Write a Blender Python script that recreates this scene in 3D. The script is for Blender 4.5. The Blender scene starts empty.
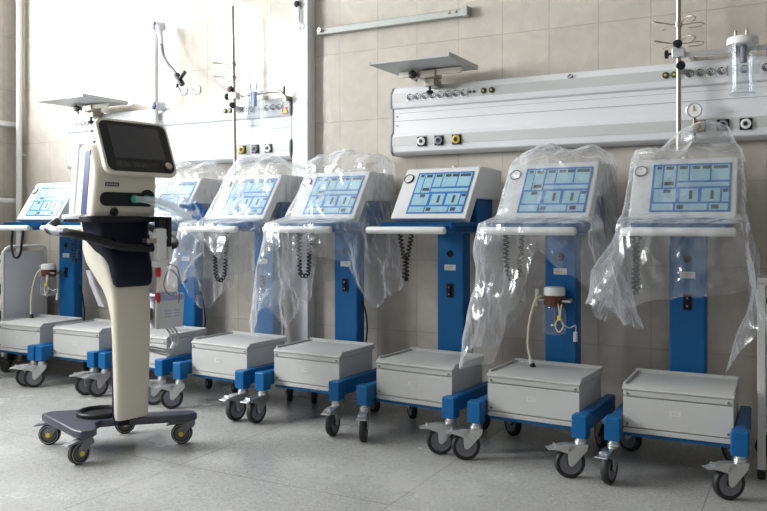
import bpy, bmesh, math, random
from mathutils import Vector, Matrix, noise
R = math.radians
PI = math.pi
SC = bpy.context.scene
COL = SC.collection
WY = 0.12            # the long tiled wall

# ------------------------------------------------------------------ materials
def mat(name, color, rough=.5, metal=0, spec=.5, **kw):
    m = bpy.data.materials.new(name); m.use_nodes = True
    b = m.node_tree.nodes['Principled BSDF']
    b.inputs['Base Color'].default_value = (*color, 1)
    b.inputs['Roughness'].default_value = rough
    b.inputs['Metallic'].default_value = metal
    b.inputs['Specular IOR Level'].default_value = spec
    for k, v in kw.items():
        b.inputs[k.replace('_', ' ')].default_value = v
    nt = m.node_tree
    if not metal and rough > .2:      # slight unevenness in the finish
        tc = nt.nodes.new('ShaderNodeTexCoord'); nz = nt.nodes.new('ShaderNodeTexNoise')
        nz.inputs['Scale'].default_value = 9; nz.inputs['Detail'].default_value = 4
        mr = nt.nodes.new('ShaderNodeMapRange')
        mr.inputs['To Min'].default_value = max(rough - .06, .05); mr.inputs['To Max'].default_value = rough + .06
        nt.links.new(tc.outputs['Object'], nz.inputs['Vector'])
        nt.links.new(nz.outputs['Fac'], mr.inputs['Value'])
        nt.links.new(mr.outputs['Result'], b.inputs['Roughness'])
    return m

M = {}
def mk():
    M['case'] = mat('case_grey', (.50, .50, .485), .42)
    M['panel'] = mat('panel_grey', (.53, .53, .515), .40)
    M['head'] = mat('head_white', (.56, .56, .56), .38)
    M['blue'] = mat('enamel_blue', (.003, .105, .30), .38, 0, .3)
    M['keyblue'] = mat('panel_blue', (.006, .12, .38), .3)
    M['cell'] = mat('cell_pale_blue', (.25, .435, .52), .3)
    M['ink'] = mat('ink_dark', (.03, .035, .05), .4)
    M['bar'] = mat('bar_white', (.64, .64, .63), .35)
    M['black'] = mat('black_plastic', (.010, .010, .012), .42, 0, .3)
    M['rubber'] = mat('black_rubber', (.018, .018, .019), .6)
    M['hub'] = mat('grey_hub', (.20, .20, .23), .5)
    M['chrome'] = mat('zinc', (.62, .63, .64), .32, 1)
    M['steel'] = mat('brushed_steel', (.40, .365, .32), .38, 1)
    M['white'] = mat('white_plastic', (.76, .76, .75), .38)
    M['alu'] = mat('white_aluminium', (.72, .73, .74), .36)
    M['alug'] = mat('grey_band', (.52, .53, .52), .4)
    M['dgrey'] = mat('dark_grey', (.13, .13, .14), .45)
    M['mgrey'] = mat('mid_grey', (.30, .31, .33), .45)
    M['plate'] = mat('shelf_grey', (.44, .45, .44), .45)
    M['rail'] = mat('rail_paint', (.42, .44, .41), .45)
    M['beige'] = mat('beige_shell', (.66, .62, .53), .38)
    M['navy'] = mat('navy', (.004, .006, .020), .5, 0, .25)
    M['stripe'] = mat('navy_stripe', (.018, .035, .15), .4)
    M['basegrey'] = mat('base_blue_grey', (.055, .055, .08), .34)
    M['screen'] = mat('screen_off', (.035, .036, .042), .18)
    M['yellow'] = mat('yellow', (.75, .62, .03), .4)
    M['gold'] = mat('gold', (.55, .38, .05), .4)
    M['red'] = mat('red', (.5, .02, .02), .4)
    M['green'] = mat('green', (.035, .06, .04), .4)
    M['teal'] = mat('teal', (.05, .45, .36), .4)
    M['brown'] = mat('brown_band', (.09, .025, .015), .3)
    M['cream'] = mat('cream_hose', (.66, .60, .44), .45)
    M['hose'] = mat('grey_hose', (.50, .50, .50), .4)
    M['lilac'] = mat('lilac', (.36, .42, .62), .4)
    M['fin'] = mat('pale_fin', (.36, .35, .40), .4)
    M['paleboxy'] = mat('pale_casing', (.66, .67, .70), .4)
    M['brightblue'] = mat('bright_blue', (.02, .20, .62), .35)
    M['plaster'] = mat('plaster', (.50, .48, .45), .7)
    M['ceiling'] = mat('ceiling_white', (.62, .62, .60), .8)
    M['pipe'] = mat('pipe_white', (.75, .74, .72), .4)
    M['brass'] = mat('brass', (.24, .20, .15), .35, 1)
    # clear stiff plastic / glass walls of the jars
    def clear(name, tint, haze, k, gk, rough=.06, g0=.035):
        m = bpy.data.materials.new(name); m.use_nodes = True
        nt = m.node_tree; nt.nodes.clear()
        out = nt.nodes.new('ShaderNodeOutputMaterial')
        tr = nt.nodes.new('ShaderNodeBsdfTransparent'); tr.inputs['Color'].default_value = (*tint, 1)
        gl = nt.nodes.new('ShaderNodeBsdfGlossy'); gl.inputs['Roughness'].default_value = rough
        gl.inputs['Color'].default_value = (.95, .95, .95, 1)
        df = nt.nodes.new('ShaderNodeBsdfDiffuse'); df.inputs['Color'].default_value = (.9, .92, .95, 1)
        tl = nt.nodes.new('ShaderNodeBsdfTranslucent'); tl.inputs['Color'].default_value = (.9, .92, .95, 1)
        half = nt.nodes.new('ShaderNodeMixShader'); half.inputs[0].default_value = .5
        nt.links.new(df.outputs[0], half.inputs[1]); nt.links.new(tl.outputs[0], half.inputs[2])
        lw = nt.nodes.new('ShaderNodeLayerWeight'); lw.inputs['Blend'].default_value = .5
        def power(e, a, b):
            pw = nt.nodes.new('ShaderNodeMath'); pw.operation = 'POWER'; pw.inputs[1].default_value = e
            nt.links.new(lw.outputs['Facing'], pw.inputs[0])
            ma = nt.nodes.new('ShaderNodeMath'); ma.operation = 'MULTIPLY_ADD'; ma.use_clamp = True
            ma.inputs[1].default_value = a; ma.inputs[2].default_value = b
            nt.links.new(pw.outputs[0], ma.inputs[0]); return ma
        hz = power(2.5, k, haze); fm = power(4, gk, g0)
        m1 = nt.nodes.new('ShaderNodeMixShader')
        nt.links.new(hz.outputs[0], m1.inputs[0]); nt.links.new(tr.outputs[0], m1.inputs[1]); nt.links.new(half.outputs[0], m1.inputs[2])
        m2 = nt.nodes.new('ShaderNodeMixShader')
        nt.links.new(fm.outputs[0], m2.inputs[0]); nt.links.new(m1.outputs[0], m2.inputs[1]); nt.links.new(gl.outputs[0], m2.inputs[2])
        nt.links.new(m2.outputs[0], out.inputs['Surface'])
        return m, nt, (lw, gl, df, tl)
    M['glass'], _, _ = clear('clear_jar', (.90, .925, .945), .05, .35, .5)
    M['softhose'], _, _ = clear('clear_hose', (.93, .95, .95), .32, .4, .3)
    M['film'], nt, users = clear('plastic_film', (.97, .975, .98), .10, .70, .30, .16, .07)
    # creases of the film
    tc = nt.nodes.new('ShaderNodeTexCoord')
    mp = nt.nodes.new('ShaderNodeMapping'); mp.inputs['Scale'].default_value = (1, 1, .6)
    n1 = nt.nodes.new('ShaderNodeTexNoise'); n1.inputs['Scale'].default_value = 5; n1.inputs['Detail'].default_value = 2
    nt.links.new(tc.outputs['Object'], n1.inputs['Vector'])
    wp = nt.nodes.new('ShaderNodeMix'); wp.data_type = 'VECTOR'; wp.inputs['Factor'].default_value = .12
    nt.links.new(tc.outputs['Object'], wp.inputs[4]); nt.links.new(n1.outputs['Color'], wp.inputs[5]); nt.links.new(wp.outputs[1], mp.inputs['Vector'])
    prev = None
    for sc_, st_ in ((11, .75), (27, .5)):
        v1 = nt.nodes.new('ShaderNodeTexVoronoi'); v1.inputs['Scale'].default_value = sc_
        nt.links.new(mp.outputs[0], v1.inputs['Vector'])
        bp = nt.nodes.new('ShaderNodeBump'); bp.inputs['Strength'].default_value = st_; bp.inputs['Distance'].default_value = .35/sc_
        nt.links.new(v1.outputs['Distance'], bp.inputs['Height'])
        if prev: nt.links.new(prev.outputs['Normal'], bp.inputs['Normal'])
        prev = bp
    for nd in users: nt.links.new(bp.outputs['Normal'], nd.inputs['Normal'])

    # wall tiles
    def tiles(name, ax):
        m = mat(name, (.6, .55, .48), .16); nt = m.node_tree; b = nt.nodes['Principled BSDF']
        for l in list(b.inputs['Roughness'].links): nt.links.remove(l)
        b.inputs['Roughness'].default_value = .13
        geo = nt.nodes.new('ShaderNodeNewGeometry'); sp = nt.nodes.new('ShaderNodeSeparateXYZ'); cb = nt.nodes.new('ShaderNodeCombineXYZ')
        nt.links.new(geo.outputs['Position'], sp.inputs[0])
        ad = nt.nodes.new('ShaderNodeMath'); ad.inputs[1].default_value = 26.05 + 1.998 if ax == 'X' else 26.05
        nt.links.new(sp.outputs[ax], ad.inputs[0]); nt.links.new(ad.outputs[0], cb.inputs['X']); nt.links.new(sp.outputs['Z'], cb.inputs['Y'])
        br = nt.nodes.new('ShaderNodeTexBrick'); br.offset = 0; br.squash = 1
        br.inputs['Scale'].default_value = 1; br.inputs['Brick Width'].default_value = .2605; br.inputs['Row Height'].default_value = .416
        br.inputs['Mortar Size'].default_value = .0030; br.inputs['Mortar Smooth'].default_value = .3
        br.inputs['Color1'].default_value = (.535, .488, .430, 1); br.inputs['Color2'].default_value = (.505, .462, .408, 1)
        br.inputs['Mortar'].default_value = (.44, .40, .345, 1)
        nt.links.new(cb.outputs[0], br.inputs['Vector'])
        nz = nt.nodes.new('ShaderNodeTexNoise'); nz.inputs['Scale'].default_value = 7; nz.inputs['Detail'].default_value = 6; nz.inputs['Distortion'].default_value = 1.2
        nt.links.new(geo.outputs['Position'], nz.inputs['Vector'])
        mr = nt.nodes.new('ShaderNodeMapRange'); mr.inputs['From Min'].default_value = .3; mr.inputs['From Max'].default_value = .7
        mr.inputs['To Min'].default_value = .92; mr.inputs['To Max'].default_value = 1.06
        nt.links.new(nz.outputs['Fac'], mr.inputs['Value'])
        mx = nt.nodes.new('ShaderNodeMix'); mx.data_type = 'RGBA'; mx.blend_type = 'MULTIPLY'; mx.inputs['Factor'].default_value = 1
        nt.links.new(br.outputs['Color'], mx.inputs[6]); nt.links.new(mr.outputs[0], mx.inputs[7])
        nt.links.new(mx.outputs[2], b.inputs['Base Color'])
        b1 = nt.nodes.new('ShaderNodeBump'); b1.invert = True; b1.inputs['Strength'].default_value = .5; b1.inputs['Distance'].default_value = .004
        nt.links.new(br.outputs['Fac'], b1.inputs['Height'])
        b2 = nt.nodes.new('ShaderNodeBump'); b2.inputs['Strength'].default_value = .10; b2.inputs['Distance'].default_value = .01
        n2 = nt.nodes.new('ShaderNodeTexNoise'); n2.inputs['Scale'].default_value = 14
        nt.links.new(geo.outputs['Position'], n2.inputs['Vector']); nt.links.new(n2.outputs['Fac'], b2.inputs['Height'])
        nt.links.new(b1.outputs[0], b2.inputs['Normal']); nt.links.new(b2.outputs[0], b.inputs['Normal'])
        return m
    M['tilex'] = tiles('beige_wall_tile', 'X'); M['tiley'] = tiles('beige_wall_tile_side', 'Y')
    # terrazzo floor
    m = mat('terrazzo_floor', (.5, .5, .48), .3); nt = m.node_tree; b = nt.nodes['Principled BSDF']
    for l in list(b.inputs['Roughness'].links): nt.links.remove(l)
    geo = nt.nodes.new('ShaderNodeNewGeometry')
    vo = nt.nodes.new('ShaderNodeTexVoronoi'); vo.inputs['Scale'].default_value = 130
    nt.links.new(geo.outputs['Position'], vo.inputs['Vector'])
    cr = nt.nodes.new('ShaderNodeValToRGB'); e = cr.color_ramp.elements
    e[0].position = 0; e[0].color = (.36, .355, .34, 1); e[1].position = 1; e[1].color = (.53, .525, .50, 1)
    e2 = cr.color_ramp.elements.new(.25); e2.color = (.44, .435, .415, 1); e3 = cr.color_ramp.elements.new(.8); e3.color = (.47, .465, .445, 1)
    sp = nt.nodes.new('ShaderNodeSeparateColor'); nt.links.new(vo.outputs['Color'], sp.inputs[0]); nt.links.new(sp.outputs[0], cr.inputs[0])
    nz = nt.nodes.new('ShaderNodeTexNoise'); nz.inputs['Scale'].default_value = 2.2; nz.inputs['Detail'].default_value = 8
    nt.links.new(geo.outputs['Position'], nz.inputs['Vector'])
    mr = nt.nodes.new('ShaderNodeMapRange'); mr.inputs['From Min'].default_value = .3; mr.inputs['From Max'].default_value = .7
    mr.inputs['To Min'].default_value = .86; mr.inputs['To Max'].default_value = 1.08; nt.links.new(nz.outputs['Fac'], mr.inputs['Value'])
    mx = nt.nodes.new('ShaderNodeMix'); mx.data_type = 'RGBA'; mx.blend_type = 'MULTIPLY'; mx.inputs['Factor'].default_value = 1
    nt.links.new(cr.outputs[0], mx.inputs[6]); nt.links.new(mr.outputs[0], mx.inputs[7])
    off = nt.nodes.new('ShaderNodeVectorMath'); off.inputs[1].default_value = (31.5 + .35, 31.5 + 1.35, 0)
    nt.links.new(geo.outputs['Position'], off.inputs[0])
    br = nt.nodes.new('ShaderNodeTexBrick'); br.offset = 0; br.squash = 1
    br.inputs['Scale'].default_value = 1; br.inputs['Brick Width'].default_value = 1.05; br.inputs['Row Height'].default_value = 1.05
    br.inputs['Mortar Size'].default_value = .0035; br.inputs['Mortar Smooth'].default_value = .6
    br.inputs['Color1'].default_value = (1, 1, 1, 1); br.inputs['Color2'].default_value = (.97, .97, .97, 1); br.inputs['Mortar'].default_value = (.62, .6, .58, 1)
    nt.links.new(off.outputs[0], br.inputs['Vector'])
    m2 = nt.nodes.new('ShaderNodeMix'); m2.data_type = 'RGBA'; m2.blend_type = 'MULTIPLY'; m2.inputs['Factor'].default_value = 1
    nt.links.new(mx.outputs[2], m2.inputs[6]); nt.links.new(br.outputs['Color'], m2.inputs[7]); nt.links.new(m2.outputs[2], b.inputs['Base Color'])
    r2 = nt.nodes.new('ShaderNodeMapRange'); r2.inputs['To Min'].default_value = .17; r2.inputs['To Max'].default_value = .34
    nt.links.new(nz.outputs['Fac'], r2.inputs['Value']); nt.links.new(r2.outputs[0], b.inputs['Roughness'])
    M['floor'] = m
mk()

# ------------------------------------------------------------------ mesh builder
class MB:
    def __init__(s): s.bm = bmesh.new()
    def faces(s, vs, fs, mi=0):
        b = [s.bm.verts.new(v) for v in vs]
        for f in fs:
            try: s.bm.faces.new([b[i] for i in f]).material_index = mi
            except ValueError: pass
        return s
    def box(s, x0, x1, y0, y1, z0, z1, mi=0):
        return s.faces([(x, y, z) for z in (z0, z1) for y in (y0, y1) for x in (x0, x1)],
                       [(0, 2, 3, 1), (4, 5, 7, 6), (0, 1, 5, 4), (2, 6, 7, 3), (0, 4, 6, 2), (1, 3, 7, 5)], mi)
    def prism(s, poly, ax, a, b, mi=0):
        n = len(poly)
        def P(p, t): return {'x': (t, p[0], p[1]), 'y': (p[0], t, p[1]), 'z': (p[0], p[1], t)}[ax]
        vs = [P(p, a) for p in poly] + [P(p, b) for p in poly]
        return s.faces(vs, [tuple(range(n))[::-1], tuple(range(n, 2*n))] + [(i, (i+1) % n, n+(i+1) % n, n+i) for i in range(n)], mi)
    def loft(s, rings, mi=0, cap=True):
        n = len(rings[0]); vs = [v for r in rings for v in r]; fs = []
        for k in range(len(rings)-1):
            for i in range(n): fs.append((k*n+i, k*n+(i+1) % n, (k+1)*n+(i+1) % n, (k+1)*n+i))
        if cap: fs += [tuple(range(n))[::-1], tuple(range((len(rings)-1)*n, len(rings)*n))]
        return s.faces(vs, fs, mi)
    def lathe(s, prof, c=(0, 0, 0), ax=(0, 0, 1), seg=24, mi=0, cap=True):
        q = Vector((0, 0, 1)).rotation_difference(Vector(ax).normalized()); c = Vector(c)
        rings = [[c + q @ Vector((r*math.cos(2*PI*i/seg), r*math.sin(2*PI*i/seg), z)) for i in range(seg)] for r, z in prof]
        return s.loft(rings, mi, cap)
    def cyl(s, p0, p1, r, seg=16, mi=0, r1=None):
        d = Vector(p1)-Vector(p0)
        return s.lathe([(r, 0), (r if r1 is None else r1, d.length)], p0, d, seg, mi)
    def tube(s, pts, r, seg=8, mi=0):
        pts = [Vector(p) for p in pts]; rings = []; up = None
        for i, p in enumerate(pts):
            t = (pts[min(i+1, len(pts)-1)]-pts[max(i-1, 0)]).normalized()
            if up is None: up = t.orthogonal().normalized()
            up = (up - t*up.dot(t)).normalized(); v = t.cross(up)
            rr = r[i] if isinstance(r, (list, tuple)) else r
            rings.append([p + rr*(math.cos(2*PI*k/seg)*up + math.sin(2*PI*k/seg)*v) for k in range(seg)])
        return s.loft(rings, mi)
    def mesh(s, name, mats):
        bmesh.ops.recalc_face_normals(s.bm, faces=s.bm.faces)
        me = bpy.data.meshes.new(name); s.bm.to_mesh(me); s.bm.free()
        for m in (mats if isinstance(mats, (list, tuple)) else [mats]): me.materials.append(M[m])
        me.polygons.foreach_set('use_smooth', [True]*len(me.polygons)); me.set_sharp_from_angle(angle=R(38))
        return me

def spline(ctrl, n=8):
    c = [Vector(p) for p in ctrl]; out = []
    for i in range(len(c)-1):
        p0, p1, p2, p3 = c[max(i-1, 0)], c[i], c[i+1], c[min(i+2, len(c)-1)]
        for k in range(n):
            t = k/n
            out.append(.5*((2*p1)+(p2-p0)*t+(2*p0-5*p1+4*p2-p3)*t*t+(3*p1-p0-3*p2+p3)*t**3))
    return out+[c[-1]]

def rrect(w, h, r, n=6):
    out = []
    for cx, cy, a in ((w/2-r, h/2-r, 0), (-w/2+r, h/2-r, 90), (-w/2+r, -h/2+r, 180), (w/2-r, -h/2+r, 270)):
        for k in range(n+1):
            t = R(a+90*k/n); out.append((cx+r*math.cos(t), cy+r*math.sin(t)))
    return out

CACHE = {}
def part(name, builder, mats, parent=None, bevel=0, loc=None, rot=None, key=None, label=None, seg=2):
    """one mesh object; with a key the mesh data is shared between repeats"""
    if key and key in CACHE: me = CACHE[key]
    else:
        mb = MB(); builder(mb); me = mb.mesh(name, mats)
        if key: CACHE[key] = me
    o = bpy.data.objects.new(name, me); COL.objects.link(o)
    if bevel:
        b = o.modifiers.new('Bevel', 'BEVEL'); b.width = bevel; b.segments = seg; b.limit_method = 'ANGLE'; b.angle_limit = R(40); b.harden_normals = True
    if parent: o.parent = parent
    if loc: o.location = loc
    if rot: o.rotation_euler = rot
    if label: o['label'] = label
    return o
def tag(o, label, cat, group=None):
    o['label'] = label; o['category'] = cat
    if group: o['group'] = group
    return o
def thing(name, loc, rz, label, cat, group=None):
    o = bpy.data.objects.new(name, None); o.empty_display_size = .1; COL.objects.link(o)
    o.location = loc; o.rotation_euler = (0, 0, rz)
    return tag(o, label, cat, group)
def struct(name, builder, mats, bevel=0):
    o = part(name, builder, mats, bevel=bevel); o['kind'] = 'structure'; return o

# ------------------------------------------------------------------ the room
FL = -.022         # floor level
XL, XR, YB, H = -5.5, 4.5, -7.2, 3.7
struct('floor', lambda m: m.box(XL-.3, XR+.3, YB-.3, WY+.3, -.1, FL), 'floor')
struct('ceiling', lambda m: m.box(XL-.3, XR+.3, YB-.3, WY+.3, H, H+.1), 'ceiling')
struct('wall_back', lambda m: m.box(XL-.2, XR+.2, WY, WY+.2, FL, H), 'tilex')
struct('wall_right', lambda m: m.box(XR, XR+.2, YB-.2, WY, FL, H), 'plaster')
LW = [(-1.85, -.2), (-4.3, -2.4)]; SILL, TOP = 1.79, 3.4        # windows of the left wall
def wl(m):
    m.box(XL-.2, XL, YB-.2, WY, FL, SILL); m.box(XL-.2, XL, YB-.2, WY, TOP, H)
    ys = [YB-.2] + sorted(v for p in LW for v in p) + [WY]
    for k in range(0, len(ys), 2): m.box(XL-.2, XL, ys[k], ys[k+1], SILL, TOP)
struct('wall_left', wl, 'tiley')
FW = [(-4.3, -3.85), (-2.4, -1.95)]                                 # windows of the wall behind the viewer
def wf(m):
    m.box(XL-.2, XR+.2, YB-.2, YB, FL, SILL); m.box(XL-.2, XR+.2, YB-.2, YB, TOP, H)
    xs = [XL-.2] + sorted(v for p in FW for v in p) + [XR+.2]
    for k in range(0, len(xs), 2): m.box(xs[k], xs[k+1], YB-.2, YB, SILL, TOP)
struct('wall_front', wf, 'plaster')
def wframe(m, a, b, f):
    for u0, u1, z0, z1 in ((a, a+.06, SILL, TOP), (b-.06, b, SILL, TOP), (a, b, SILL, SILL+.06), (a, b, TOP-.06, TOP),
                           ((a+b)/2-.04, (a+b)/2+.04, SILL, TOP), (a, b, 2.75, 2.81)): f(m, u0, u1, z0, z1)
n = 1
for a, b in LW:
    struct('window_%d' % n, lambda m: wframe(m, a, b, lambda m, u0, u1, z0, z1: m.box(XL-.12, XL-.06, u0, u1, z0, z1)), 'white'); n += 1
for a, b in FW:
    struct('window_%d' % n, lambda m: wframe(m, a, b, lambda m, u0, u1, z0, z1: m.box(u0, u1, YB-.12, YB-.06, z0, z1)), 'white'); n += 1
struct('trim_1', lambda m: m.box(XL, XL+.05, -.55, WY, 1.793, 1.831), 'pipe', .004)      # ledge on the left wall

def area(name, loc, rot, sx, sy, power, color):
    l = bpy.data.lights.new(name, 'AREA'); l.shape = 'RECTANGLE'; l.size = sx; l.size_y = sy; l.energy = power; l.color = color
    o = bpy.data.objects.new(name, l); COL.objects.link(o); o.location = loc; o.rotation_euler = rot
    return o
for (a, b), pw in zip(LW, (190, 425)):
    area('daylight', (XL-.16, (a+b)/2, (SILL+TOP)/2), (0, -PI/2, 0), TOP-SILL, b-a, pw, (.95, .98, 1))
for a, b in FW:
    area('daylight', ((a+b)/2, YB-.16, (SILL+TOP)/2), (PI/2, 0, 0), b-a, TOP-SILL, 9, (.95, .98, 1))
w = bpy.data.worlds.new('World'); SC.world = w; w.use_nodes = True
w.node_tree.nodes['Background'].inputs['Color'].default_value = (.85, .92, 1, 1)
w.node_tree.nodes['Background'].inputs['Strength'].default_value = .3

# pillar duct and pipes on the walls
tag(part('wall_duct', lambda m: m.box(-2.815, -2.70, .035, WY, FL, H), 'white', bevel=.004),
    'white boxed duct running floor to ceiling between the two wall consoles', 'duct')
t = thing('riser_pipe', (-5.40, .06, FL), 0, 'white vertical heating pipe in the far left corner', 'pipe')
part('pipe_run', lambda m: m.cyl((0, 0, 0), (0, 0, H), .022, 14), 'pipe', t)
part('bracket', lambda m: (m.cyl((0, 0, 1.6), (.03, -.045, 1.6), .008, 8), m.cyl((0, 0, 1.6), (0, .06, 1.6), .006, 8)), 'pipe', t)
tag(part('branch_pipe', lambda m: m.cyl((-5.43, .04, 1.218), (-5.43, -.9, 1.218), .017, 12), 'pipe'),
    'thin white horizontal pipe low on the left wall beside the corner pipe', 'pipe')
t = thing('curtain_rail', (0, 0, 0), 0, 'grey-green metal rail fixed high on the wall right of the white duct', 'rail')
part('channel', lambda m: m.prism([(.075, 2.20), (.075, 2.235), (.09, 2.245), (WY, 2.245), (WY, 2.20)], 'x', -2.66, -1.70), 'rail', t, .002)
part('end_cap', lambda m: m.box(-1.70, -1.665, .065, WY, 2.195, 2.252), 'rail', t, .003)
part('end_bolt', lambda m: m.cyl((-2.63, .08, 2.225), (-2.63, .055, 2.225), .013, 10), 'steel', t)
for x in (-1.78, -1.74): part('screw', lambda m: m.cyl((x, .078, 2.228), (x, .068, 2.228), .009, 10), 'steel', t)

# ------------------------------------------------------------------ wall supply consoles
def console(x0, x1, dz, label, capm):
    t = thing('supply_console', ((x0+x1)/2, WY, 1.436+dz), 0, label, 'wall console'); L = (x1-x0)/2
    pr = [(0, 0), (-.06, 0), (-.085, .018), (-.092, .05), (-.092, .106), (-.07, .130), (-.07, .264), (-.085, .27), (-.094, .297), (-.09, .354), (-.06, .389), (0, .396)]
    part('housing', lambda m: m.prism(pr, 'x', -L, L), 'alu', t, .004)
    part('socket_band', lambda m: m.box(-L+.002, L-.002, -.0945, -.08, .300, .352), 'alug', t)
    part('outlet_band', lambda m: m.box(-L+.002, L-.002, -.0945, -.08, .052, .105), 'alug', t)
    part('panel_seam', lambda m: (m.box(-L, L, -.0715, -.06, .195, .1975), m.box(-L, L, -.0715, -.06, .240, .2415)), 'mgrey', t)
    pc = [(y*1.03-.003 if y < 0 else 0, z-.002 if z < .1 else z+.002) for y, z in pr]
    for s in (-1, 1): part('end_cap', lambda m: m.prism(pc, 'x', s*L-.006, s*L+.006), capm[s > 0], t, .002)
    return t, (x0+x1)/2, 1.436+dz
def socket(t, x):
    part('power_socket', lambda m: (m.box(-.022, .022, -.004, 0, -.024, .024), m.lathe([(.020, 0), (.020, .003), (.017, .003), (.015, -.001)], (0, -.004, 0), (0, -1, 0), 20, 1),  # grey cup: shading of the socket's inner wall put into the colour
         m.lathe([(.0035, 0), (.0035, .002)], (-.007, -.0025, .003), (0, -1, 0), 8, 2), m.lathe([(.0035, 0), (.0035, .002)], (.007, -.0025, .003), (0, -1, 0), 8, 2),
         m.box(-.003, .003, -.0075, -.003, .012, .017, 2), m.box(-.003, .003, -.0075, -.003, -.017, -.012, 2)), ['white', 'mgrey', 'ink'], t, loc=(x, -.0945, .325), key='sock')
def plug(t, x, z, c, key):
    part('earth_terminal', lambda m: (m.lathe([(.016, 0), (.016, .006), (.011, .010)], (0, 0, 0), (0, -1, 0), 16, 0), m.lathe([(.007, 0), (.006, .013)], (0, 0, 0), (0, -1, 0), 12, 1)),
         [c, 'gold'], t, loc=(x, -.0945, z), key=key)
def gas(t, x, c, key):
    part('gas_outlet', lambda m: (m.box(-.027, .027, -.006, 0, -.027, .027, 0), m.lathe([(.023, 0), (.023, .012), (.013, .014), (.012, .006)], (0, -.004, 0), (0, -1, 0), 24, 1),
         m.lathe([(.009, 0), (.009, .003)], (0, -.012, 0), (0, -1, 0), 12, 0)), ['black', c], t, loc=(x, -.0945, .0705), key=key)
tR, cx, cz = console(-2.12, .40, 0, 'long white supply console on the right stretch of tiled wall', ('mgrey', 'mgrey'))
for x in [-1.995+.047*k for k in range(8)] + [-.502, -.455, -.408, -.361, -.265, -.173]: socket(tR, x-cx)
for x in (-1.631, -1.607):
    part('signal_jack', lambda m: m.cyl((0, 0, 0), (0, -.004, 0), .008, 10), 'ink', tR, loc=(x-cx, -.0945, .327), key='jack')
for x in (-1.551, -1.505, -.612, -.572): plug(tR, x-cx, .327, 'green', 'plugg')
part('round_lock', lambda m: (m.cyl((0, 0, 0), (0, -.006, 0), .014, 16), m.box(-.011, .011, -.008, -.005, -.0025, .0025, 1)), ['dgrey', 'white'], tR, loc=(-1.079-cx, -.088, .362), rot=(0, R(-40), 0))
for x, c in ((-1.92, 'white'), (-1.815, 'hub'), (-1.709, 'gold'), (-.457, 'gold'), (-.355, 'hub'), (-.257, 'white')): gas(tR, x-cx, c, 'gas'+c)
for z in (.17, .222): part('screw', lambda m: m.cyl((0, 0, 0), (0, -.003, 0), .006, 8), 'mgrey', tR, loc=(-2.09-cx, -.07, z))
tL, cx, cz = console(-4.83, -2.822, .008, 'white supply console on the wall at left, ending at the duct', ('white', 'dgrey'))
for x in [-4.70+.047*k for k in range(4)] + [-3.22, -3.17, -3.12, -3.045, -2.997, -2.95, -2.902]: socket(tL, x-cx)
for x in (-3.331, -3.29): plug(tL, x-cx, .327, 'green', 'plugg')
for x, c in ((-3.192, 'gold'), (-3.089, 'hub'), (-2.987, 'white')): gas(tL, x-cx, c, 'gas'+c)
part('warning_sticker', lambda m: (m.box(-.022, .022, -.002, 0, -.02, .02, 0), m.prism([(-.02, -.016), (.02, -.016), (0, .02)], 'y', -.003, -.001, 1)), ['red', 'yellow'], tL, loc=(-2.862-cx, -.0945, .300), label='red and yellow warning sticker')

# swivelling equipment shelves above the consoles
def wall_shelf(x, y, z, label):
    t = thing('wall_shelf', (x, y, z), 0, label, 'shelf')
    part('shelf_plate', lambda m: m.box(-.235, .235, -.205, .195, 0, .010), 'plate', t, .003)
    for r_ in ((.226, .235, .024), (-.235, -.226, .014)): part('rim', lambda m: m.box(r_[0], r_[1], -.205, .195, .008, r_[2]), 'plate', t)
    part('cross_bar', lambda m: m.box(-.17, .20, .03, .055, -.036, -.006), 'beige', t, .003)
    part('pivot_block', lambda m: (m.box(-.055, .055, .02, .115, -.05, -.008), m.box(-.03, .03, .06, .16, -.09, -.045)), 'steel', t, .004)
    part('clamp_knob', lambda m: m.lathe([(.006, 0), (.006, .03), (.022, .032), (.024, .048), (.016, .052)], (0, 0, 0), (0, -1, 0), 14), 'black', t, loc=(-.075, .05, -.03))
    part('lock_lever', lambda m: m.tube([(0, 0, 0), (.02, -.02, -.02), (.045, -.03, -.03)], .009, 8), 'dgrey', t, loc=(-.09, .03, -.035))
    part('wing_screw', lambda m: (m.cyl((0, 0, 0), (0, 0, -.04), .007, 10), m.lathe([(.018, 0), (.022, -.012), (.006, -.022)], (0, 0, -.03), (0, 0, 1), 12)), 'black', t, loc=(0, .07, -.085))
    part('wall_arm', lambda m: m.box(-.02, .02, .10, WY-y-.02, -.085, -.058), 'steel', t, .003)
    return t
wall_shelf(-1.835, -.125, 1.888, 'grey metal shelf seen from below above the right-hand wall console')
wall_shelf(-4.505, -.10, 1.888, 'grey metal shelf seen from below above the left-hand wall console')

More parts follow.
